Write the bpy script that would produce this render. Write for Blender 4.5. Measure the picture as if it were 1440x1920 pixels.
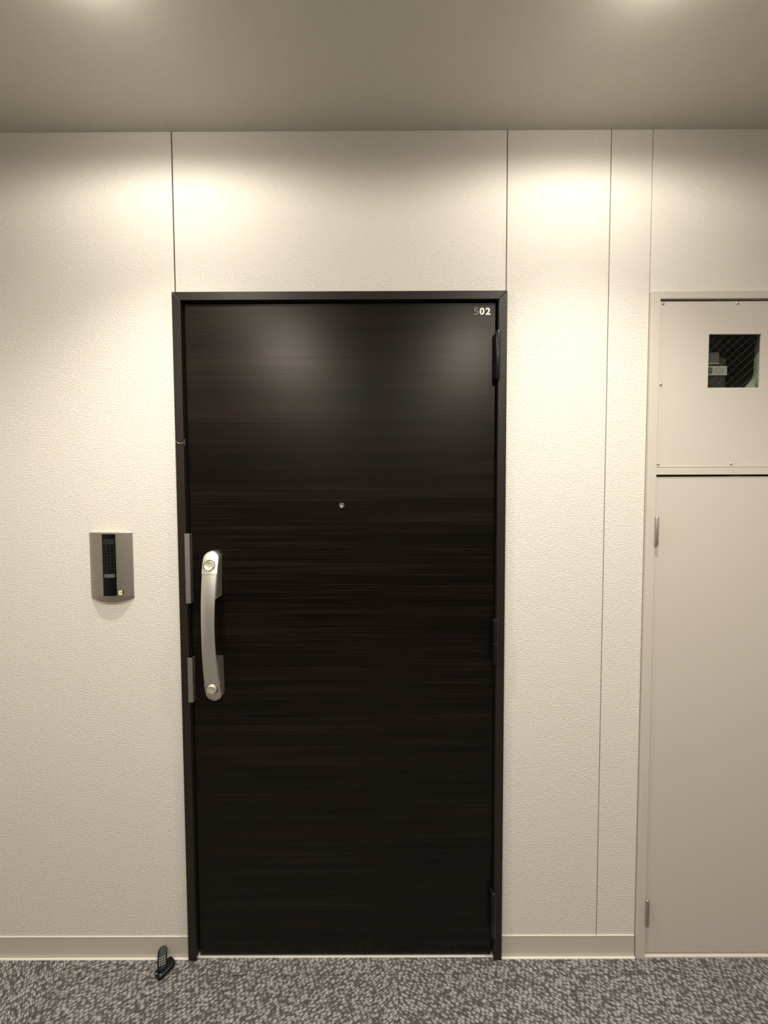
import bpy, bmesh, math, random
from mathutils import Vector, Matrix
random.seed(5)
for o in list(bpy.data.objects): bpy.data.objects.remove(o)
S = bpy.context.scene
C = S.collection

# ------------------------------------------------------------ camera
cd = bpy.data.cameras.new('camera'); cam = bpy.data.objects.new('camera', cd); C.objects.link(cam)
rt = Vector((0.99999231, 0.00090514, -0.00381579)); up = Vector((0.00377423, 0.04217108, 0.99910328)); fw = Vector((-0.00106524, 0.99910999, -0.04216734))
m = Matrix((rt, up, -fw)).transposed().to_4x4(); m.translation = Vector((0, -1.1912, 1.4203))
cam.matrix_world = m
cd.sensor_fit = 'VERTICAL'; cd.sensor_height = 24.0; cd.lens = 24.0 * 760.0 / 1920.0
cd.clip_start = 0.02
S.camera = cam

# ------------------------------------------------------------ world, lights, exposure
w = bpy.data.worlds.new('world'); S.world = w; w.use_nodes = True
w.node_tree.nodes['Background'].inputs[0].default_value = (0.9, 0.85, 0.75, 1)
w.node_tree.nodes['Background'].inputs[1].default_value = 0.02
S.view_settings.view_transform = 'Standard'; S.view_settings.look = 'None'
S.view_settings.exposure = 0.07; S.view_settings.gamma = 1.0; S.view_settings.use_curve_mapping = False
WARM = (1.0, 0.94, 0.84)
CEIL = 2.45
LAMPS = [(-0.58, -0.42), (0.55, -0.42), (-0.62, -1.50), (0.56, -1.50)]
FILL_LAMPS = [(-1.8, -1.5), (1.9, -1.5), (-0.62, -2.65), (0.56, -2.65)]  # unseen downlights, added as fill for the door wall
NEAR_W, DOWN_W, FAR_W, POINT_W = 10.8, 42.0, 41.0, 1.7
DEEP_FILL_W = 30.0  # power of the added deep row, fill for the lower wall

# ------------------------------------------------------------ materials
def nmat(name):
    mt = bpy.data.materials.new(name); mt.use_nodes = True
    nt = mt.node_tree; b = nt.nodes['Principled BSDF']
    return mt, nt, b
def mat(name, col, rough=0.5, metal=0.0, spec=0.5):
    mt, nt, b = nmat(name)
    b.inputs['Base Color'].default_value = (*col, 1); b.inputs['Roughness'].default_value = rough
    b.inputs['Metallic'].default_value = metal; b.inputs['Specular IOR Level'].default_value = spec
    return mt
def node(nt, t, **kw):
    n = nt.nodes.new(t)
    for k, v in kw.items(): setattr(n, k, v)
    return n
def coords(nt, scale, rot=(0, 0, 0)):
    tc = node(nt, 'ShaderNodeTexCoord'); mp = node(nt, 'ShaderNodeMapping')
    mp.inputs['Scale'].default_value = scale; mp.inputs['Rotation'].default_value = rot
    nt.links.new(tc.outputs['Object'], mp.inputs['Vector']); return mp.outputs['Vector']
def noise(nt, vec, scale=1.0, detail=3.0, rough=0.5):
    n = node(nt, 'ShaderNodeTexNoise'); n.inputs['Scale'].default_value = scale
    n.inputs['Detail'].default_value = detail; n.inputs['Roughness'].default_value = rough
    nt.links.new(vec, n.inputs['Vector']); return n.outputs['Fac']
def ramp(nt, fac, stops):
    r = node(nt, 'ShaderNodeValToRGB'); e = r.color_ramp.elements
    while len(e) < len(stops): e.new(0.5)
    for i, (p, c) in enumerate(stops):
        e[i].position = p; e[i].color = (*c, 1)
    nt.links.new(fac, r.inputs['Fac']); return r.outputs['Color']
def bump(nt, b, h, strength, dist):
    n = node(nt, 'ShaderNodeBump'); n.inputs['Strength'].default_value = strength; n.inputs['Distance'].default_value = dist
    nt.links.new(h, n.inputs['Height']); nt.links.new(n.outputs['Normal'], b.inputs['Normal'])

# embossed cream wallpaper
M_wall, nt, b = nmat('cream_wallpaper')
b.inputs['Roughness'].default_value = 0.62; b.inputs['Specular IOR Level'].default_value = 0.25
v = coords(nt, (120, 120, 270)); n1 = noise(nt, v, 1.0, 3, 0.55)
v2 = coords(nt, (420, 420, 520)); n2 = noise(nt, v2, 1.0, 2, 0.5)
mx = node(nt, 'ShaderNodeMath', operation='MULTIPLY_ADD'); nt.links.new(n2, mx.inputs[0]); mx.inputs[1].default_value = 0.35; nt.links.new(n1, mx.inputs[2])
bump(nt, b, mx.outputs[0], 1.0, 0.0019)
nt.links.new(ramp(nt, n1, [(0.3, (0.75, 0.705, 0.63)), (0.7, (0.80, 0.755, 0.68))]), b.inputs['Base Color'])

M_unseen_wall = mat('dark_taupe_unseen_wall', (0.05, 0.042, 0.035), 0.8)  # unseen opposite wall, dark so the door has little to reflect
M_back = mat('dark_backing', (0.05, 0.045, 0.035), 0.9)
M_ceil, nt, b = nmat('matte_ceiling_paint')
b.inputs['Roughness'].default_value = 0.55; b.inputs['Specular IOR Level'].default_value = 0.35
v = coords(nt, (90, 90, 90)); n1 = noise(nt, v, 1.0, 2)
nt.links.new(ramp(nt, n1, [(0.2, (0.57, 0.545, 0.475)), (0.8, (0.60, 0.575, 0.505))]), b.inputs['Base Color'])
bump(nt, b, n1, 0.15, 0.0006)
M_base = mat('vinyl_skirting', (0.56, 0.51, 0.43), 0.4)
M_lip = mat('pale_edge_highlight', (0.80, 0.75, 0.66), 0.35)  # paler than the skirting: edge highlight put into the colour
M_beige, nt, b = nmat('painted_steel_beige')
b.inputs['Base Color'].default_value = (0.61, 0.56, 0.49, 1); b.inputs['Roughness'].default_value = 0.45
v = coords(nt, (700, 700, 700)); bump(nt, b, noise(nt, v, 1.0, 2), 0.12, 0.0003)

# espresso wood-grain door film: long horizontal grain
M_wood, nt, b = nmat('espresso_wood_film')
v = coords(nt, (1.6, 40, 240)); n1 = noise(nt, v, 1.0, 4, 0.62)
v2 = coords(nt, (0.9, 6, 22)); n2 = noise(nt, v2, 1.0, 3, 0.55)
mx = node(nt, 'ShaderNodeMath', operation='MULTIPLY_ADD'); nt.links.new(n2, mx.inputs[0]); mx.inputs[1].default_value = 0.5; nt.links.new(n1, mx.inputs[2])
nt.links.new(ramp(nt, mx.outputs[0], [(0.45, (0.0004, 0.0002, 0.0001)), (0.72, (0.0026, 0.0014, 0.0008)), (1.0, (0.0150, 0.0088, 0.0060))]), b.inputs['Base Color'])
rr = node(nt, 'ShaderNodeMapRange'); rr.inputs['To Min'].default_value = 0.35; rr.inputs['To Max'].default_value = 0.30
nt.links.new(n1, rr.inputs['Value']); nt.links.new(rr.outputs[0], b.inputs['Roughness'])
b.inputs['Specular IOR Level'].default_value = 0.28
b.inputs['Specular Tint'].default_value = (1.0, 0.94, 0.86, 1)
bump(nt, b, n1, 0.10, 0.0003)

M_frame = mat('dark_bronze_frame', (0.020, 0.0145, 0.010), 0.42, 0.0, 0.3)
M_hinge = mat('black_hinge', (0.007, 0.007, 0.008), 0.3, 0.0, 0.35)
M_rubber = mat('black_gasket', (0.004, 0.004, 0.004), 0.7)
M_sill = mat('steel_threshold', (0.80, 0.77, 0.70), 0.35, 0.3)
def brushed(name, col, rough, sc):
    mt, nt, b = nmat(name)
    b.inputs['Metallic'].default_value = 0.95; b.inputs['Roughness'].default_value = rough
    v = coords(nt, sc); n = noise(nt, v, 1.0, 3)
    nt.links.new(ramp(nt, n, [(0.25, tuple(c * 0.93 for c in col)), (0.75, col)]), b.inputs['Base Color'])
    bump(nt, b, n, 0.06, 0.0002); return mt
M_silver = brushed('satin_silver', (0.76, 0.73, 0.66), 0.42, (900, 900, 60))
M_icbody = brushed('champagne_grey_aluminium', (0.43, 0.395, 0.34), 0.46, (900, 900, 30))
M_plate = brushed('satin_steel_plate', (0.50, 0.46, 0.42), 0.45, (60, 60, 900))
M_chrome = mat('polished_nickel', (0.82, 0.80, 0.70), 0.22, 1.0)
M_cyl = mat('ivory_nickel', (0.80, 0.77, 0.62), 0.3, 0.6)
M_blackp = mat('gloss_black_plastic', (0.003, 0.003, 0.0035), 0.3, 0, 0.25)
M_rib = mat('charcoal_plastic', (0.014, 0.016, 0.018), 0.5, 0, 0.3)
M_btn = mat('slate_button', (0.10, 0.10, 0.105), 0.45)
M_stick = mat('pale_yellow_sticker', (0.75, 0.70, 0.40), 0.6)
M_maroon = mat('dark_maroon_print', (0.05, 0.02, 0.03), 0.6)
M_digit = mat('cream_white_vinyl', (0.82, 0.82, 0.76), 0.5)
M_digit_worn = mat('worn_grey_vinyl', (0.20, 0.18, 0.155), 0.6)
M_label = mat('white_label', (0.46, 0.46, 0.43), 0.6)
M_labelg = mat('grey_label', (0.10, 0.10, 0.095), 0.6)
M_shaft = mat('shaft_grey_green', (0.04, 0.042, 0.036), 0.8)
M_meter = mat('meter_grey', (0.018, 0.019, 0.017), 0.6)
M_pipe = mat('pale_pipe_lagging', (0.36, 0.385, 0.34), 0.6)
M_wire = mat('glass_wire', (0.09, 0.095, 0.085), 0.5)
M_phone = mat('black_navy_plastic', (0.003, 0.0035, 0.007), 0.38, 0, 0.3)
M_screen = mat('phone_screen', (0.05, 0.045, 0.06), 0.15)
M_key = mat('pale_keys', (0.36, 0.37, 0.37), 0.4)
M_trimw = mat('white_lamp_trim', (0.85, 0.83, 0.78), 0.4)
M_lens, nt, b = nmat('lamp_lens')
b.inputs['Emission Color'].default_value = (*WARM, 1); b.inputs['Emission Strength'].default_value = 6.0
M_glass, nt, b = nmat('wired_glass')
tr = node(nt, 'ShaderNodeBsdfTransparent'); tr.inputs[0].default_value = (0.92, 0.94, 0.90, 1)
gl = node(nt, 'ShaderNodeBsdfGlossy'); gl.inputs['Roughness'].default_value = 0.06
fr = node(nt, 'ShaderNodeFresnel'); ms = node(nt, 'ShaderNodeMixShader')
ge = node(nt, 'ShaderNodeNewGeometry'); mm = node(nt, 'ShaderNodeMath', operation='SUBTRACT', use_clamp=True); nt.links.new(fr.outputs[0], mm.inputs[0]); nt.links.new(ge.outputs['Backfacing'], mm.inputs[1]); nt.links.new(mm.outputs[0], ms.inputs[0]); nt.links.new(tr.outputs[0], ms.inputs[1]); nt.links.new(gl.outputs[0], ms.inputs[2])
nt.links.new(ms.outputs[0], nt.nodes['Material Output'].inputs['Surface'])

# woven loop carpet: elongated diagonal loops, the weave turned from tile to tile
def carpet(name, ang):
    mt, nt, b = nmat(name)
    b.inputs['Roughness'].default_value = 0.95; b.inputs['Specular IOR Level'].default_value = 0.1
    tc = node(nt, 'ShaderNodeTexCoord')
    r0 = node(nt, 'ShaderNodeMapping'); r0.inputs['Rotation'].default_value = (0, 0, ang); nt.links.new(tc.outputs['Object'], r0.inputs['Vector'])
    mp = node(nt, 'ShaderNodeMapping'); mp.inputs['Scale'].default_value = (88, 175, 88)
    nt.links.new(r0.outputs['Vector'], mp.inputs['Vector'])
    vo = node(nt, 'ShaderNodeTexVoronoi'); vo.inputs['Scale'].default_value = 1.0; vo.inputs['Randomness'].default_value = 0.6
    nt.links.new(mp.outputs['Vector'], vo.inputs['Vector'])
    n = noise(nt, mp.outputs['Vector'], 3.0, 3, 0.6)
    nl = noise(nt, mp.outputs['Vector'], 0.35, 3, 0.6)
    a = node(nt, 'ShaderNodeMath', operation='MULTIPLY_ADD'); nt.links.new(n, a.inputs[0]); a.inputs[1].default_value = 0.35; nt.links.new(vo.outputs['Distance'], a.inputs[2])
    sep = node(nt, 'ShaderNodeSeparateColor'); nt.links.new(vo.outputs['Color'], sep.inputs[0])
    a2 = node(nt, 'ShaderNodeMath', operation='MULTIPLY_ADD'); nt.links.new(sep.outputs[0], a2.inputs[0]); a2.inputs[1].default_value = 0.14; nt.links.new(a.outputs[0], a2.inputs[2])
    a3 = node(nt, 'ShaderNodeMath', operation='MULTIPLY_ADD'); nt.links.new(nl, a3.inputs[0]); a3.inputs[1].default_value = 0.12; nt.links.new(a2.outputs[0], a3.inputs[2])
    nt.links.new(ramp(nt, a3.outputs[0], [(0.40, (0.50, 0.49, 0.48)), (0.70, (0.29, 0.282, 0.274)), (0.94, (0.09, 0.086, 0.082))]), b.inputs['Base Color'])
    inv = node(nt, 'ShaderNodeMath', operation='SUBTRACT'); inv.inputs[0].default_value = 1.0; nt.links.new(a.outputs[0], inv.inputs[1])
    bump(nt, b, inv.outputs[0], 0.9, 0.003)
    return mt
M_carp = [carpet('carpet_weave_%s' % k, math.radians(a)) for k, a in (('left', -28), ('right', 24), ('steep', 52), ('cross', -55))]
M_cbase = mat('carpet_backing', (0.12, 0.11, 0.10), 0.9)

# ------------------------------------------------------------ mesh helpers
def finish(name, bm, mt, parent=None, smooth=False, bev=0.0, seg=2, sharp=38):
    bmesh.ops.recalc_face_normals(bm, faces=bm.faces)
    me = bpy.data.meshes.new(name); bm.to_mesh(me); bm.free()
    me.materials.append(mt)
    o = bpy.data.objects.new(name, me); C.objects.link(o)
    if parent: o.parent = parent
    if smooth:
        for p in me.polygons: p.use_smooth = True
        try: me.set_sharp_from_angle(angle=math.radians(sharp))
        except Exception: pass
    if bev:
        bv = o.modifiers.new('bevel', 'BEVEL'); bv.width = bev; bv.segments = seg; bv.limit_method = 'ANGLE'
        bv.harden_normals = False
    return o
def add_box(bm, x0, x1, y0, y1, z0, z1):
    r = bmesh.ops.create_cube(bm, size=1.0)
    for vtx in r['verts']:
        c = vtx.co; vtx.co = Vector(((x0 + x1) / 2 + c.x * (x1 - x0), (y0 + y1) / 2 + c.y * (y1 - y0), (z0 + z1) / 2 + c.z * (z1 - z0)))
    return r['verts']
def box(name, x0, x1, y0, y1, z0, z1, mt, parent=None, bev=0.0, seg=2):
    bm = bmesh.new(); add_box(bm, x0, x1, y0, y1, z0, z1)
    return finish(name, bm, mt, parent, False, bev, seg)
def prism(bm, pts, axis, a, b2):
    """closed outline (list of 2D) extruded along axis from a to b2"""
    def P(p, t):
        return {'x': (t, p[0], p[1]), 'y': (p[0], t, p[1]), 'z': (p[0], p[1], t)}[axis]
    A = [bm.verts.new(P(p, a)) for p in pts]; B = [bm.verts.new(P(p, b2)) for p in pts]
    n = len(pts)
    bm.faces.new(A); bm.faces.new(B[::-1])
    for i in range(n): bm.faces.new((A[i], B[i], B[(i + 1) % n], A[(i + 1) % n]))
def lathe(bm, prof, cx, cz, seg=24, tilt=0.0, y0=0.0):
    """profile [(r, y)] turned round an axis along Y through (cx, cz); tilt about X"""
    rings = []
    T = Matrix.Rotation(tilt, 4, 'X')
    for r, y in prof:
        ring = []
        if r < 1e-6:
            ring = [bm.verts.new(Vector((cx, y0, cz)) + T @ Vector((0, y, 0)))]
        else:
            for i in range(seg):
                a = 2 * math.pi * i / seg
                ring.append(bm.verts.new(Vector((cx, y0, cz)) + T @ Vector((r * math.cos(a), y, r * math.sin(a)))))
        rings.append(ring)
    for A, B in zip(rings, rings[1:]):
        if len(A) == 1 and len(B) == 1: continue
        for i in range(seg):
            j = (i + 1) % seg
            if len(A) == 1: bm.faces.new((A[0], B[i], B[j]))
            elif len(B) == 1: bm.faces.new((A[i], B[0], A[j]))
            else: bm.faces.new((A[i], B[i], B[j], A[j]))
def loft(bm, rings, cap=True):
    R = [[bm.verts.new(p) for p in r] for r in rings]
    n = len(R[0])
    for A, B in zip(R, R[1:]):
        for i in range(n):
            bm.faces.new((A[i], B[i], B[(i + 1) % n], A[(i + 1) % n]))
    if cap: bm.faces.new(R[0]); bm.faces.new(R[-1][::-1])
def lathe_z(bm, prof, cx, cy, seg=20):
    rings = [[(cx + r * math.cos(2 * math.pi * i / seg), cy + r * math.sin(2 * math.pi * i / seg), z) for i in range(seg)] for r, z in prof]
    loft(bm, rings)
def empty(name, loc, kind=None, label=None, cat=None, group=None):
    o = bpy.data.objects.new(name, None); C.objects.link(o); o.location = loc; o.empty_display_size = 0.05
    tag(o, label, cat, group, kind); return o
def tag(o, label=None, cat=None, group=None, kind=None):
    if label: o['label'] = label
    if cat: o['category'] = cat
    if group: o['group'] = group
    if kind: o['kind'] = kind
    return o
STRUCT = []
def root_at(name, loc, **kw):
    e = empty(name, loc, **kw); bpy.context.view_layer.update(); return e
def fixp():
    """children were modelled in world coordinates: keep them there under their displaced parents"""
    for o in bpy.data.objects:
        if o.parent and 'own' not in o:
            p = o.parent; off = Vector((0, 0, 0))
            while p is not None:
                off += p.location if ('own' in p or p.parent is None) else Vector((0, 0, 0)); p = p.parent
            o.matrix_parent_inverse = Matrix.Identity(4)
            if o.parent.parent is None or 'own' in o.parent: o.location = o.location - off
    for o in bpy.data.objects:
        if 'own' in o: del o['own']

XL, XR, YB = -2.6, 2.6, -3.3        # side walls and the wall across the corridor

# ------------------------------------------------------------ structure: wall_back and its panels
bm = bmesh.new()
add_box(bm, XL, -0.577, 0.0125, 0.03, 0, CEIL)
add_box(bm, 0.325, 0.780, 0.0125, 0.03, 0, CEIL)
add_box(bm, -0.577, 0.325, 0.0125, 0.03, 1.982, CEIL)
add_box(bm, 0.780, XR, 0.0125, 0.03, 1.985, CEIL)
add_box(bm, 1.26, XR, 0.0125, 0.03, 0, 1.985)
wall = finish('wall_back', bm, M_back); tag(wall, 'cream wallpapered corridor wall of separate tall panels with dark joints', kind='structure')
for x0, x1, z0 in ((XL, -0.6015, 0), (-0.5978, 0.3508, 1.992), (0.3540, 0.6455, 0), (0.6482, 0.7635, 0), (0.7660, XR, 1.998), (1.262, XR, 0)):
    z1 = CEIL if x0 < 1.0 else 1.9965
    box('wall_panel', x0, x1, 0.0, 0.0125, z0, z1, M_wall, wall, 0.0006, 1)
tag(box('wall_left', XL - 0.05, XL, YB, 0.03, 0, CEIL, M_wall), 'cream wallpapered left end wall', kind='structure')
tag(box('wall_right', XR, XR + 0.05, YB, 0.03, 0, CEIL, M_wall), 'cream wallpapered right end wall', kind='structure')
tag(box('wall_front', XL, XR, YB - 0.05, YB, 0, CEIL, M_unseen_wall), 'unseen wall across the corridor, made dark taupe to keep door reflections dark', kind='structure')
# ceiling
tag(box('ceiling', XL, XR, YB, 0.03, CEIL, CEIL + 0.06, M_ceil), 'matte grey beige ceiling with recessed downlights', kind='structure')

# ------------------------------------------------------------ floor: carpet tiles with fine seams
floor = box('floor', XL, XR, YB, 0.06, -0.02, -0.0045, M_cbase)
tag(floor, 'grey woven loop carpet laid in tiles', kind='structure')
xs = [XL] + [-1.965 + 0.5 * i for i in range(10)] + [XR]
for i in range(len(xs) - 1):
    ys = [0.012] + [(-0.0492 if i in (4, 5, 6) else -0.3) - 0.5 * j for j in range(7)]
    ys = [y for y in ys if y > YB + 0.05] + [YB]
    for j in range(len(ys) - 1):
        g = 0.0004
        o = box('carpet_tile', xs[i] + g, xs[i + 1] - g, ys[j + 1] + g, ys[j] - g, -0.0045, 0.0, M_carp[2 if i < 3 or i > 6 else (0 if i in (3, 4) else 1)], floor, 0.0006, 1)

# ------------------------------------------------------------ skirting
def skirting(name, x0, x1, lab):
    bm = bmesh.new()
    prism(bm, [(0.0, 0.064), (-0.0022, 0.064), (-0.0024, 0.014), (-0.0036, 0.006), (-0.0052, 0.0035), (-0.0052, 0.0), (0.0, 0.0)], 'x', x0, x1)
    o = finish(name, bm, M_base, None, True); tag(o, lab, kind='structure')
    box('top_lip', x0, x1, -0.0030, 0.0, 0.0642, 0.0672, M_lip, o, 0.0006, 1)
    bm = bmesh.new(); prism(bm, [(-0.0053, 0.0), (-0.0053, 0.0030), (-0.0090, 0.0018), (-0.0100, 0.0)], 'x', x0, x1)
    finish('toe', bm, M_lip, o)
    return o
skirting('baseboard_left', XL, -0.6045, 'beige vinyl baseboard left of the dark door')
skirting('baseboard_right', 0.3525, 0.7620, 'beige vinyl baseboard between dark door and meter cupboard')
skirting('baseboard_far_right', 1.264, XR, 'beige vinyl baseboard right of the meter cupboard')

# ------------------------------------------------------------ entrance door
FX0, FX1, FH = -0.6040, 0.3525, 2.000
FF = -0.013   # frame face
fw_ = 0.0245
door = root_at('door_1', (-0.126, 0, 0), kind='structure', label='dark espresso wood-grain apartment entrance door numbered 502')
frame = root_at('door_frame', (0, 0, 0)); frame.parent = door; frame['own'] = 1
frame.location = (0, 0, 0)
bpy.data.objects.remove(frame)
def jamb(name, outer, inner, sgn):
    bm = bmesh.new()   # mitred top end, L section: face flange + reveal return
    for (xa, xb, ya, yb) in ((outer, inner, FF, -0.0003), (inner - sgn * 0.004, inner, -0.0003, 0.075)):
        za = FH - abs(xa - outer); zb = FH - abs(xb - outer)
        vs = [bm.verts.new(c) for c in ((xa, ya, 0), (xb, ya, 0), (xb, yb, 0), (xa, yb, 0), (xa, ya, za), (xb, ya, zb), (xb, yb, zb), (xa, yb, za))]
        for f in ((0, 1, 2, 3), (4, 5, 6, 7), (0, 1, 5, 4), (1, 2, 6, 5), (2, 3, 7, 6), (3, 0, 4, 7)): bm.faces.new([vs[k] for k in f])
    return finish(name, bm, M_frame, door, False, 0.0009, 2)
jamb('frame_jamb', FX0, FX0 + fw_, 1); jamb('frame_jamb', FX1, FX1 - fw_, -1)
bm = bmesh.new()
for (xo, zo, xi, zi, ya, yb) in ((0, FH, fw_, FH - 0.0235, FF, -0.0003), (fw_ - 0.004, FH - 0.0195, fw_, FH - 0.0235, -0.0003, 0.075)):
    e = 0.0003
    pts = [(FX0 + xo + e, zo), (FX1 - xo - e, zo), (FX1 - xi - e, zi), (FX0 + xi + e, zi)]
    prism(bm, pts, 'y', ya, yb)
finish('frame_head', bm, M_frame, door, False, 0.0009, 2)
# door stop / gasket behind the gap
bm = bmesh.new()
add_box(bm, FX0 + fw_, FX0 + fw_ + 0.018, 0.046, 0.07, 0.006, 1.976)
add_box(bm, FX1 - fw_ - 0.018, FX1 - fw_, 0.046, 0.07, 0.006, 1.976)
add_box(bm, FX0 + fw_ + 0.018, FX1 - fw_ - 0.018, 0.046, 0.07, 1.955, 1.976)
finish('gasket', bm, M_rubber, door)
LX0, LX1, LZ0, LZ1 = -0.5735, 0.3225, 0.0034, 1.9715
LF = -0.0005
box('door_leaf', LX0, LX1, LF, 0.040, LZ0, LZ1, M_wood, door, 0.0012, 2)
bm = bmesh.new(); prism(bm, [(-0.0050, 0.0), (-0.0050, 0.0018), (-0.0042, 0.0026), (0.06, 0.0026), (0.06, 0.0)], 'x', FX0 + fw_, FX1 - fw_)
finish('threshold', bm, M_sill, door)['label'] = 'bright metal threshold strip'

# hinges: a two-knuckle barrel with domed ends and a slim leaf plate
def barrel(px_, z0, zm, z1, r, mt, cy, parent_):
    h = root_at('hinge', (px_, cy, z0)); return h
def make_hinge(hx, cy, z0, zm, z1, r, mt, parent, px0, px1, py):
    bm = bmesh.new(); add_box(bm, px0, px1, cy + r * 0.2, py, z0 + 0.006, z1 - 0.006)
    hp = finish('hinge', bm, mt, parent, False, 0.0008, 1)
    g = 0.0008
    for a, b2, top in ((z0, zm - g, 0), (zm + g, z1, 1)):
        bm = bmesh.new()
        if top: prof = [(r, a), (r, b2 - 0.004), (r * 0.86, b2 - 0.0015), (r * 0.55, b2 - 0.0003), (r * 0.2, b2)]
        else: prof = [(r * 0.45, a), (r * 0.80, a + 0.0012), (r, a + 0.004), (r, b2)]
        lathe_z(bm, prof, hx, cy, 20); finish('knuckle', bm, mt, hp, True)
    bm = bmesh.new(); lathe_z(bm, [(r * 0.8, zm - 2 * g), (r * 0.8, zm + 2 * g)], hx, cy, 16); finish('washer', bm, M_plate, hp, True)
    return hp
for z0, zm, z1 in ((1.7455, 1.8190, 1.8860), (0.9200, 0.9850, 1.0580), (0.0850, 0.1560, 0.2260)):
    make_hinge(0.3240, -0.0215, z0, zm, z1, 0.0074, M_hinge, door, 0.3170, 0.3262, LF)
# lock guard plates lapping the gap
for z0, z1 in ((1.1050, 1.3095), (0.8090, 0.9430)):
    bm = bmesh.new()
    prism(bm, [(-0.5815, -0.0185), (-0.5672, -0.0185), (-0.5672, LF - 0.0002), (-0.5692, LF - 0.0002), (-0.5692, -0.0167), (-0.5815, -0.0167)], 'z', z0, z1)
    finish('guard_plate', bm, M_plate, door, False, 0.0006, 2)['label'] = 'satin steel lock guard plate'
# peephole
bm = bmesh.new(); lathe(bm, [(0.0078, 0.0), (0.0078, -0.0022), (0.0068, -0.0034), (0.0050, -0.0034), (0.0044, -0.0018), (0.0030, -0.0016), (0.0018, -0.0026), (0, -0.0030)], -0.1255, 1.3895, 24, 0, LF)
finish('peephole', bm, M_chrome, door, True)['label'] = 'small round nickel peephole'
# digits 5 0 2
def digit(ch, x, zb, h, mt, lab, off=0.016):
    cu = bpy.data.curves.new('digit', 'FONT'); cu.body = ch; cu.size = 1.0; cu.offset = off; cu.extrude = 0.01; cu.resolution_u = 6
    t = bpy.data.objects.new('tmp', cu); C.objects.link(t); bpy.context.view_layer.update()
    me = bpy.data.meshes.new_from_object(t.evaluated_get(bpy.context.evaluated_depsgraph_get()))
    bpy.data.objects.remove(t)
    xs_ = [v.co.x for v in me.vertices]; ys_ = [v.co.y for v in me.vertices]
    s = h / (max(ys_) - min(ys_)); sx = 0.0138 / (max(xs_) - min(xs_))
    for v in me.vertices:
        c = v.co.copy(); v.co = ((c.x - min(xs_)) * sx + x, LF - 0.0002 - (c.z + 0.01) * 0.03, (c.y - min(ys_)) * s + zb)
    me.materials.clear(); me.materials.append(mt)
    o = bpy.data.objects.new('digit', me); C.objects.link(o); o.parent = door; o['label'] = lab
    return o
digit('5', 0.2597, 1.9372, 0.0200, M_digit_worn, 'worn grey digit 5', 0.004)
digit('0', 0.2762, 1.9372, 0.0202, M_digit, 'cream digit 0', 0.03)
digit('2', 0.2934, 1.9372, 0.0202, M_digit, 'cream digit 2', 0.03)

# pull handle
HX = -0.5045
handle = bpy.data.objects.new('door_handle', bpy.data.meshes.new('door_handle')); bpy.data.objects.remove(handle)
ZT, ZB = 1.2583, 0.8135; ZM = (ZT + ZB) / 2
def front(z):   # projection of the arm from the leaf
    t = (z - ZM) / ((ZT - ZB) / 2)
    return 0.0165 + 0.0375 * (1 - abs(t) ** 2.1)
def width(z):
    t = abs((z - ZM) / ((ZT - ZB) / 2)); return 0.0385 + 0.0085 * t ** 1.5
def sect(z, w, yf, yb, ch=0.002, taper=1.0):
    h = w / 2; hb = h * taper
    return [(HX - hb, yb, z), (HX - h, yf + ch * 1.6, z), (HX - h * 0.985 + ch * 0.3, yf + ch * 0.5, z), (HX - h + ch * 1.4, yf, z), (HX, yf - 0.0006, z), (HX + h - ch * 1.4, yf, z), (HX + h * 0.985 - ch * 0.3, yf + ch * 0.5, z), (HX + h, yf + ch * 1.6, z), (HX + hb, yb, z)]
SEAM_T, SEAM_B = 1.1945, 0.8742
# mounts: rounded end caps running on behind the arm as wedge blocks
def mount(top):
    bm = bmesh.new(); rings = []
    sgn = 1 if top else -1; zend = ZT if top else ZB; r = 0.0235
    for k in range(9):
        a = math.pi / 2 * (1 - k / 8.0)
        z = zend - sgn * r * (1 - math.sin(a)) ; wd = max(2 * r * math.cos(a), 0.006)
        rings.append(sect(z, wd, LF - front(z) + 0.0, LF))
    zs = SEAM_T if top else SEAM_B
    for k in range(1, 4):
        z = (zend - sgn * r) + (zs - (zend - sgn * r)) * k / 3.0
        rings.append(sect(z, 0.0465, LF - front(z), LF))
    zend2 = 1.1245 if top else 0.9440
    rings.append(sect(zs - sgn * 0.0006, 0.0462, LF - front(zs) + 0.0035, LF))
    for k in range(1, 6):
        z = zs + (zend2 - zs) * k / 5.0
        rings.append(sect(z, 0.0455 - 0.002 * k / 5, LF - front(z) + 0.0035, LF))
    loft(bm, rings)
    return finish('door_handle' if top else 'handle_mount', bm, M_silver, None, True)
mt_ = mount(True); mt_.parent = door; mt_['label'] = 'long satin silver pull handle with a lock at each end'
mb = mount(False); mb.parent = mt_
bm = bmesh.new(); rings = []
for k in range(25):
    z = SEAM_T - 0.0013 - (SEAM_T - SEAM_B - 0.0026) * k / 24.0
    d = min(SEAM_T - z, z - SEAM_B)
    th = 0.003 + 0.009 * min(1.0, max(0, (d - 0.066) / 0.02))
    rings.append(sect(z, width(z), LF - front(z), LF - front(z) + th, 0.002, 0.93 if th < 0.005 else 0.72))
loft(bm, rings); finish('grip', bm, M_silver, mt_, True)
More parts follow.
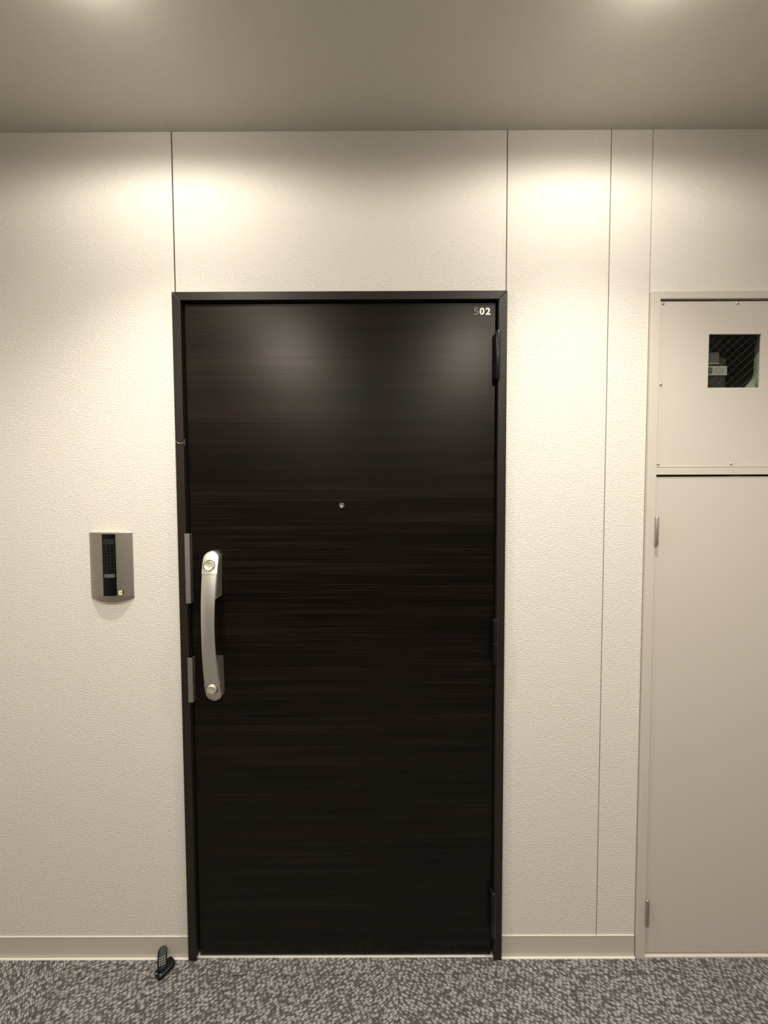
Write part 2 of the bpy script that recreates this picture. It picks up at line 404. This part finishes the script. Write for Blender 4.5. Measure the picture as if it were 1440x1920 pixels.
for z in (1.2172, 0.8560):
    sl = math.atan(0.24) * (-1 if z > 1 else 1)
    y0 = LF - front(z)
    bm = bmesh.new(); lathe(bm, [(0.0, 0.001), (0.0172, 0.0012), (0.0172, -0.0004), (0.0160, -0.0008), (0.0148, 0.0), (0.0148, 0.0006), (0, 0.0006)], HX - 0.001, z, 28, sl, y0)
    finish('lock_collar', bm, M_hinge if z > 1 else M_hinge, mt_, True)
    bm = bmesh.new(); lathe(bm, [(0.0, 0.0), (0.0140, 0.0), (0.0140, -0.0044), (0.0130, -0.0056), (0.0112, -0.0056), (0.0090, -0.0040), (0.0052, -0.0036), (0.0045, -0.0022), (0.0020, -0.0022), (0.0016, -0.0040), (0, -0.0044)], HX - 0.001, z, 28, sl, y0)
    finish('lock_cylinder', bm, M_cyl, mt_, True)['label'] = 'round nickel lock cylinder'

# ------------------------------------------------------------ bead chain caught in the latch-side gap
ch = root_at('bead_chain', (-0.594, -0.0165, 1.575), label='short silver bead chain hanging over the door frame edge above the guard plates', cat='chain')
def sphere(bm, c, r, u=8, v_=6, sc=(1, 1, 1)):
    q = bmesh.ops.create_uvsphere(bm, u_segments=u, v_segments=v_, radius=r)
    for vt in q['verts']: vt.co = Vector((vt.co.x * sc[0], vt.co.y * sc[1], vt.co.z * sc[2])) + Vector(c)
for k in range(8):
    t = k / 7.0; bm = bmesh.new()
    sphere(bm, (-0.6005 + 0.0215 * t, -0.0150, 1.5762 - 0.0035 * t - 0.0035 * math.sin(math.pi * t)), 0.0013)
    finish('bead', bm, M_chrome, ch, True)
bm = bmesh.new(); lathe_z(bm, [(0.0020, 1.5820), (0.0016, 1.5805), (0.0007, 1.5790), (0.0007, 1.5715)], -0.5755, -0.0150, 8)
add_box(bm, -0.5790, -0.5755, -0.0156, -0.0144, 1.5722, 1.5734)
finish('hook_pin', bm, M_chrome, ch, True)
bm = bmesh.new(); lathe_z(bm, [(0.0009, 1.5715), (0.0016, 1.5700), (0.0022, 1.5650), (0.0016, 1.5600), (0.0006, 1.5590)], -0.5755, -0.0150, 10)
finish('tag_drop', bm, M_hinge, ch, True)

# ------------------------------------------------------------ intercom
ic = root_at('intercom', (-0.8057, 0, 1.1135), label='grey aluminium door intercom with black centre strip on the wall left of the door', cat='intercom')
cx, hw = -0.8057, 0.0627
def arcy(x, b_=0.0225, e=0.0035):
    t = (x - cx) / hw; return -(e + (b_ - e) * (1 - abs(t) ** 2.3))
NX = 48
xsn = [cx - hw + 2 * hw * i / NX for i in range(NX + 1)]
bm = bmesh.new()
def ring(z_of, dsc, z):
    return [(x, arcy(x) + dsc, z_of(x) if z_of else z) for x in xsn] + [(cx + hw, 0, z), (cx - hw, 0, z)]
loft(bm, [ring(None, 0.0008, 1.3135), ring(None, 0.0, 1.3126), ring(None, 0.0, 1.1262), ring(None, 0.0009, 1.1252), ring(lambda x: 1.1180 - 0.0035 * (1 - ((x - cx) / hw) ** 2), 0.0022, 1.1178)])
finish('body', bm, M_icbody, ic, True, 0, 2, 13)
def strip_patch(name, x0, x1, z0, z1, proud, mt, n=6, par=None, thick=0.0012):
    bm = bmesh.new(); pts = [(x0 + (x1 - x0) * i / n) for i in range(n + 1)]
    poly = [(x, arcy(x) - proud) for x in pts] + [(x, arcy(x) - proud + thick) for x in reversed(pts)]
    prism(bm, poly, 'z', z0, z1); return finish(name, bm, mt, par or ic, True)
sx0, sx1 = -0.8190, -0.7810
pn = strip_patch('black_panel', sx0, sx1, 1.1290, 1.3095, 0.0003, M_blackp)
strip_patch('lens_window', sx0 + 0.003, sx1 - 0.003, 1.2800, 1.2960, 0.0006, M_rib, par=pn)
bm = bmesh.new()
gx0, gx1, gz0, gz1 = sx0 + 0.0055, sx1 - 0.0045, 1.1990, 1.2760
def bar(x0, x1, z0, z1):
    y = arcy((x0 + x1) / 2) - 0.0003; add_box(bm, x0, x1, y - 0.0008, y + 0.0004, z0, z1)
for i in range(4):
    x = gx0 + (gx1 - gx0) * i / 3; bar(x - 0.0007, x + 0.0007, gz0, gz1)
for i in range(9):
    z = gz0 + (gz1 - gz0) * i / 8
    for k in range(3): bar(gx0 + (gx1 - gx0) * k / 3, gx0 + (gx1 - gx0) * (k + 1) / 3, z - 0.0007, z + 0.0007)
finish('speaker_grille', bm, M_rib, pn)
strip_patch('call_button', sx0 + 0.0045, sx1 - 0.0040, 1.1830, 1.1935, 0.0012, M_btn, par=pn)['label'] = 'slate grey call button bar'
st = strip_patch('sticker', -0.7765, -0.7680, 1.1310, 1.1440, 0.0003, M_stick, n=2, thick=0.0004)
st['label'] = 'pale yellow sticker with a dark edge'
strip_patch('sticker_edge', -0.7679, -0.7645, 1.1315, 1.1435, 0.0003, M_maroon, n=2, par=st, thick=0.0004)
strip_patch('sticker_mark', -0.7730, -0.7705, 1.1365, 1.1392, 0.0006, M_maroon, n=2, par=st, thick=0.0004)

# ------------------------------------------------------------ meter cupboard: frame + lower door (setting) and screwed upper panel
CX1 = 1.235
d2 = root_at('door_2', (1.0, 0, 0), kind='structure', label='beige steel meter cupboard door in a beige frame at right')
SF = -0.010
box('frame_jamb', 0.7655, 0.7905, SF, 0.05, 0, 1.9975, M_beige, d2, 0.0012, 2)
box('frame_jamb', CX1, CX1 + 0.025, SF, 0.05, 0, 1.9975, M_beige, d2, 0.0012, 2)
box('frame_head', 0.7908, CX1 - 0.0003, SF, 0.05, 1.9765, 1.9975, M_beige, d2, 0.0010, 2)
box('frame_rail', 0.7908, CX1 - 0.0003, SF + 0.0005, 0.05, 1.4755, 1.4960, M_beige, d2, 0.0012, 2)
box('door_leaf', 0.7922, CX1 - 0.0015, -0.0045, 0.035, 0.0140, 1.4700, M_beige, d2, 0.0012, 2)
box('sill', 0.7908, CX1 - 0.0003, -0.0085, 0.05, 0.0, 0.0065, M_lip, d2, 0.0008, 1)
for z0, zm, z1 in ((1.2690, 1.3130, 1.3555), (0.1080, 0.1510, 0.1930)):
    make_hinge(0.7925, -0.0135, z0, zm, z1, 0.0052, M_plate, d2, 0.7895, 0.7950, -0.0046)['label'] = 'small steel hinge'

ap = root_at('access_panel', (1.012, -0.003, 1.497), label='square beige screwed panel with small wired glass window above the cupboard door', cat='panel')
PX0, PX1, PZ0, PZ1 = 0.7914, CX1 - 0.0007, 1.4975, 1.9715
wx0, wx1, wz0, wz1 = 0.9365, 1.0870, 1.7265, 1.8785
bm = bmesh.new()
PY0, PY1 = -0.0040, 0.002
o_ = [(PX0, PZ0), (PX1, PZ0), (PX1, PZ1), (PX0, PZ1)]; i_ = [(wx0, wz0), (wx1, wz0), (wx1, wz1), (wx0, wz1)]
V = {}
for nm, ps in (('o', o_), ('i', i_)):
    for k, p in enumerate(ps):
        V[nm, k, 0] = bm.verts.new((p[0], PY0, p[1])); V[nm, k, 1] = bm.verts.new((p[0], PY1, p[1]))
for k in range(4):
    j = (k + 1) % 4
    for s in (0, 1): bm.faces.new((V['o', k, s], V['o', j, s], V['i', j, s], V['i', k, s]))
    bm.faces.new((V['o', k, 0], V['o', j, 0], V['o', j, 1], V['o', k, 1]))
    bm.faces.new((V['i', k, 0], V['i', j, 0], V['i', j, 1], V['i', k, 1]))
finish('panel_sheet', bm, M_beige, ap, False, 0.0006, 1)
scr = None
for x, z in ((0.8005, 1.9655), (1.0135, 1.9655), (1.2265, 1.9655), (0.8000, 1.7360), (1.2265, 1.7360), (0.7985, 1.5070), (1.0100, 1.5070), (1.2265, 1.5070)):
    if scr is None:
        bm = bmesh.new(); lathe(bm, [(0.0042, 0.0), (0.0042, -0.0008), (0.0037, -0.0021), (0.0024, -0.0031), (0.0012, -0.0033), (0.0009, -0.0025), (0, -0.0024)], 0, 0, 16, 0, 0)
        scr = finish('screw', bm, M_chrome, ap, True); s_ = scr
    else:
        s_ = scr.copy(); C.objects.link(s_); s_.parent = ap
    s_.location = (x, PY0, z)
gp = box('window_pane', wx0 - 0.008, wx1 + 0.008, 0.0025, 0.0085, wz0 - 0.008, wz1 + 0.008, M_glass, ap)
bm = bmesh.new()
def rod(bm, a, b2, t):
    a = Vector(a); b2 = Vector(b2); d = (b2 - a).normalized(); n = Vector((0, 1, 0)); s = d.cross(n).normalized()
    vs = [bm.verts.new(p + s * i * t + n * j * t) for p in (a, b2) for i, j in ((-1, -1), (1, -1), (1, 1), (-1, 1))]
    for f in ((0, 1, 2, 3), (4, 5, 6, 7), (0, 1, 5, 4), (1, 2, 6, 5), (2, 3, 7, 6), (3, 0, 4, 7)): bm.faces.new([vs[k] for k in f])
def clipline(c, slope):
    pts = []
    for x in (wx0, wx1):
        z = c + slope * (x - wx0)
        if wz0 <= z <= wz1: pts.append((x, z))
    for z in (wz0, wz1):
        x = wx0 + (z - c) / slope
        if wx0 < x < wx1: pts.append((x, z))
    return pts
for slope in (0.92, -0.92):
    for k in range(-10, 24):
        c = wz0 + 0.0045 + k * 0.0235 * (1 if slope > 0 else 1)
        p = clipline(c, slope)
        if len(p) == 2 and (Vector(p[0]) - Vector(p[1])).length > 0.01: rod(bm, (p[0][0], 0.0055, p[0][1]), (p[1][0], 0.0055, p[1][1]), 0.00022 if slope > 0 else 0.00010)
tag(finish('wire_mesh', bm, M_wire, gp), kind='stuff')
# shaft behind the panel
bm = bmesh.new()
add_box(bm, 0.74, 1.30, 0.30, 0.32, 1.40, 2.05)
add_box(bm, 0.74, 0.76, 0.052, 0.30, 1.40, 2.05); add_box(bm, 1.28, 1.30, 0.052, 0.30, 1.40, 2.05)
add_box(bm, 0.76, 1.28, 0.052, 0.30, 2.03, 2.05); add_box(bm, 0.76, 1.28, 0.052, 0.30, 1.40, 1.42)
tag(finish('wall_cupboard_inside', bm, M_shaft), 'dark inside of the meter cupboard behind the wired glass', kind='structure')
mtb = root_at('meter', (0.93, 0.10, 1.60), label='dark grey meter box with labels behind the wired glass window', cat='meter')
bm = bmesh.new(); add_box(bm, 0.83, 1.022, 0.034, 0.26, 1.69, 1.828)
finish('meter_body', bm, M_meter, mtb, False, 0.008, 3)
box('grey_label', 0.940, 0.9950, 0.0306, 0.0338, 1.8045, 1.8390, M_labelg, mtb, 0.0005, 1)
box('label_strip', 0.940, 0.9930, 0.0296, 0.0305, 1.8045, 1.8075, M_pipe, mtb)
lb = box('white_label', 0.935, 1.0180, 0.0286, 0.0338, 1.7712, 1.7980, M_label, mtb, 0.0005, 1)
box('code_square', 0.9620, 0.9740, 0.0280, 0.0285, 1.7755, 1.7940, M_labelg, lb)
for k in range(4): box('print_line', 0.9790, 1.0140 - 0.004 * (k % 2), 0.0282, 0.0285, 1.7765 + k * 0.0048, 1.7773 + k * 0.0048, M_labelg, lb)
bm = bmesh.new(); pts = [(1.150, 0.06, 2.03), (1.140, 0.045, 1.915), (1.129, 0.036, 1.885), (1.1235, 0.034, 1.865), (1.1225, 0.034, 1.78), (1.116, 0.034, 1.757), (1.090, 0.034, 1.725), (1.06, 0.034, 1.66), (1.05, 0.034, 1.60), (1.05, 0.034, 1.42)]
rg = []
for i, p in enumerate(pts):
    a = Vector(pts[max(i - 1, 0)]); b2 = Vector(pts[min(i + 1, len(pts) - 1)]); d = (b2 - a).normalized()
    s = d.cross(Vector((0, 1, 0))).normalized(); n = s.cross(d)
    rg.append([tuple(Vector(p) + (s * math.cos(t) + n * math.sin(t)) * 0.0165) for t in [2 * math.pi * k / 14 for k in range(14)]])
loft(bm, rg)
tag(finish('pipe', bm, M_pipe, None, True), 'pale lagged pipe bending down behind the wired glass window', 'pipe')

# ------------------------------------------------------------ small black keypad handset on the carpet
ph = root_at('handset', (-0.665, -0.040, 0.0), label='small black keypad handset propped on a black stand on the carpet left of the door', cat='handset')
def slab(bm, L, W, T, n=10, r=None):
    """rounded-outline slab lying along local Y, domed"""
    r = r or W / 2 * 0.95; out = []
    for cxs, cys, a0 in ((W / 2 - r, L / 2 - r, 0), (-W / 2 + r, L / 2 - r, 90), (-W / 2 + r, -L / 2 + r, 180), (W / 2 - r, -L / 2 + r, 270)):
        for k in range(n + 1 if False else 6):
            a = math.radians(a0 + 90 * k / 5); out.append((cxs + r * math.cos(a), cys + r * math.sin(a)))
    rg = []
    for s, z in ((0.80, 0), (0.96, T * 0.15), (1, T * 0.4), (1, T * 0.65), (0.93, T * 0.92), (0.82, T)):
        rg.append([(x * s, y * (1 - (1 - s) * W / L), z) for x, y in out])
    loft(bm, rg)
def place(o, M): o.data.transform(M); return o
bm = bmesh.new(); slab(bm, 0.052, 0.032, 0.013, r=0.010)
cradle = finish('stand', bm, M_phone, ph, True)
ang = math.atan2(-(-0.644 + 0.667), (-0.022 + 0.052))
place(cradle, Matrix.Translation((-0.6590, -0.0385, 0.0)) @ Matrix.Rotation(ang, 4, 'Z') @ Matrix.Rotation(math.radians(9), 4, 'X') @ Matrix.Translation((0, 0, 0.0038)))
HM = Matrix.Translation((-0.6730, -0.0300, 0.0285)) @ Matrix.Rotation(math.radians(25), 4, 'Z') @ Matrix.Rotation(math.radians(44), 4, 'X')
bm = bmesh.new(); slab(bm, 0.056, 0.0260, 0.0095)
place(finish('handset_body', bm, M_phone, ph, True), HM)
bm = bmesh.new(); slab(bm, 0.0095, 0.0150, 0.0006, r=0.003); place(finish('screen', bm, M_screen, ph, True), HM @ Matrix.Translation((0, 0.0185, 0.0088)))
for r_ in range(4):
    for c_ in range(3):
        bm = bmesh.new(); slab(bm, 0.0024, 0.0036, 0.0007, r=0.001)
        place(finish('key', bm, M_key, ph, True), HM @ Matrix.Translation(((c_ - 1) * 0.0062, 0.0035 - r_ * 0.0052, 0.0089)))
for x, y in ((-0.6770, -0.0560), (-0.6635, -0.0585)):
    bm = bmesh.new(); slab(bm, 0.0022, 0.0048, 0.0010, r=0.001); place(finish('stand_stud', bm, M_key, ph, True), Matrix.Translation((x, y, 0.0135)) @ Matrix.Rotation(math.radians(35), 4, 'X'))

# ------------------------------------------------------------ ceiling downlights
GRP = 'recessed ceiling downlights along the corridor'
for k, (x, y) in enumerate(LAMPS + FILL_LAMPS):
    row = 'near the door wall' if y > -1 else 'across the corridor'
    side = ['left of the door', 'right of the door', 'left of the door', 'right of the door', 'at the far left, unseen, added as fill', 'at the far right, unseen, added as fill', 'at the far side, left, unseen, added as fill', 'at the far side, right, unseen, added as fill'][k]
    L = root_at('downlight', (x, y, CEIL), label='round white ceiling downlight %s %s' % (row, side), cat='lamp', group=GRP)
    bm = bmesh.new(); lathe_z(bm, [(0.050, CEIL - 0.0005), (0.050, CEIL - 0.003), (0.042, CEIL - 0.004), (0.036, CEIL - 0.001)], x, y, 32)
    finish('trim_ring', bm, M_trimw, L, True)
    bm = bmesh.new(); lathe_z(bm, [(0.034, CEIL - 0.0042), (0.030, CEIL - 0.007), (0.018, CEIL - 0.009), (0.005, CEIL - 0.0095)], x, y, 24)
    finish('lens', bm, M_lens, L, True)
    ld = bpy.data.lights.new('lamp_light', 'SPOT'); near = y > -1; ld.energy = NEAR_W if near else (DEEP_FILL_W if y < -2 else FAR_W if abs(x) < 1 else FAR_W * 0.55); ld.color = WARM; ld.spot_size = math.radians(179 if near else 165); ld.spot_blend = 0.31 if near else 0.45; ld.shadow_soft_size = 0.03
    lo = bpy.data.objects.new('lamp_light', ld); C.objects.link(lo); lo.parent = L; lo.location = (x, y, CEIL - 0.045)
    if k < 2:
        ld = bpy.data.lights.new('lamp_beam', 'SPOT'); ld.energy = DOWN_W; ld.color = WARM; ld.spot_size = math.radians(105); ld.spot_blend = 1.0; ld.shadow_soft_size = 0.03
        lo = bpy.data.objects.new('lamp_beam', ld); C.objects.link(lo); lo.parent = L; lo.location = (x, y, CEIL - 0.045)
        ld = bpy.data.lights.new('lamp_glow', 'POINT'); ld.energy = POINT_W; ld.color = WARM; ld.shadow_soft_size = 0.01
        lo = bpy.data.objects.new('lamp_glow', ld); C.objects.link(lo); lo.parent = L; lo.location = (x, y, CEIL - 0.03)

# children were modelled in world space: shift those directly under displaced empties
for o in list(bpy.data.objects):
    if o.parent and o.parent.parent is None and o.parent.type == 'EMPTY':
        o.location = o.location - o.parent.location
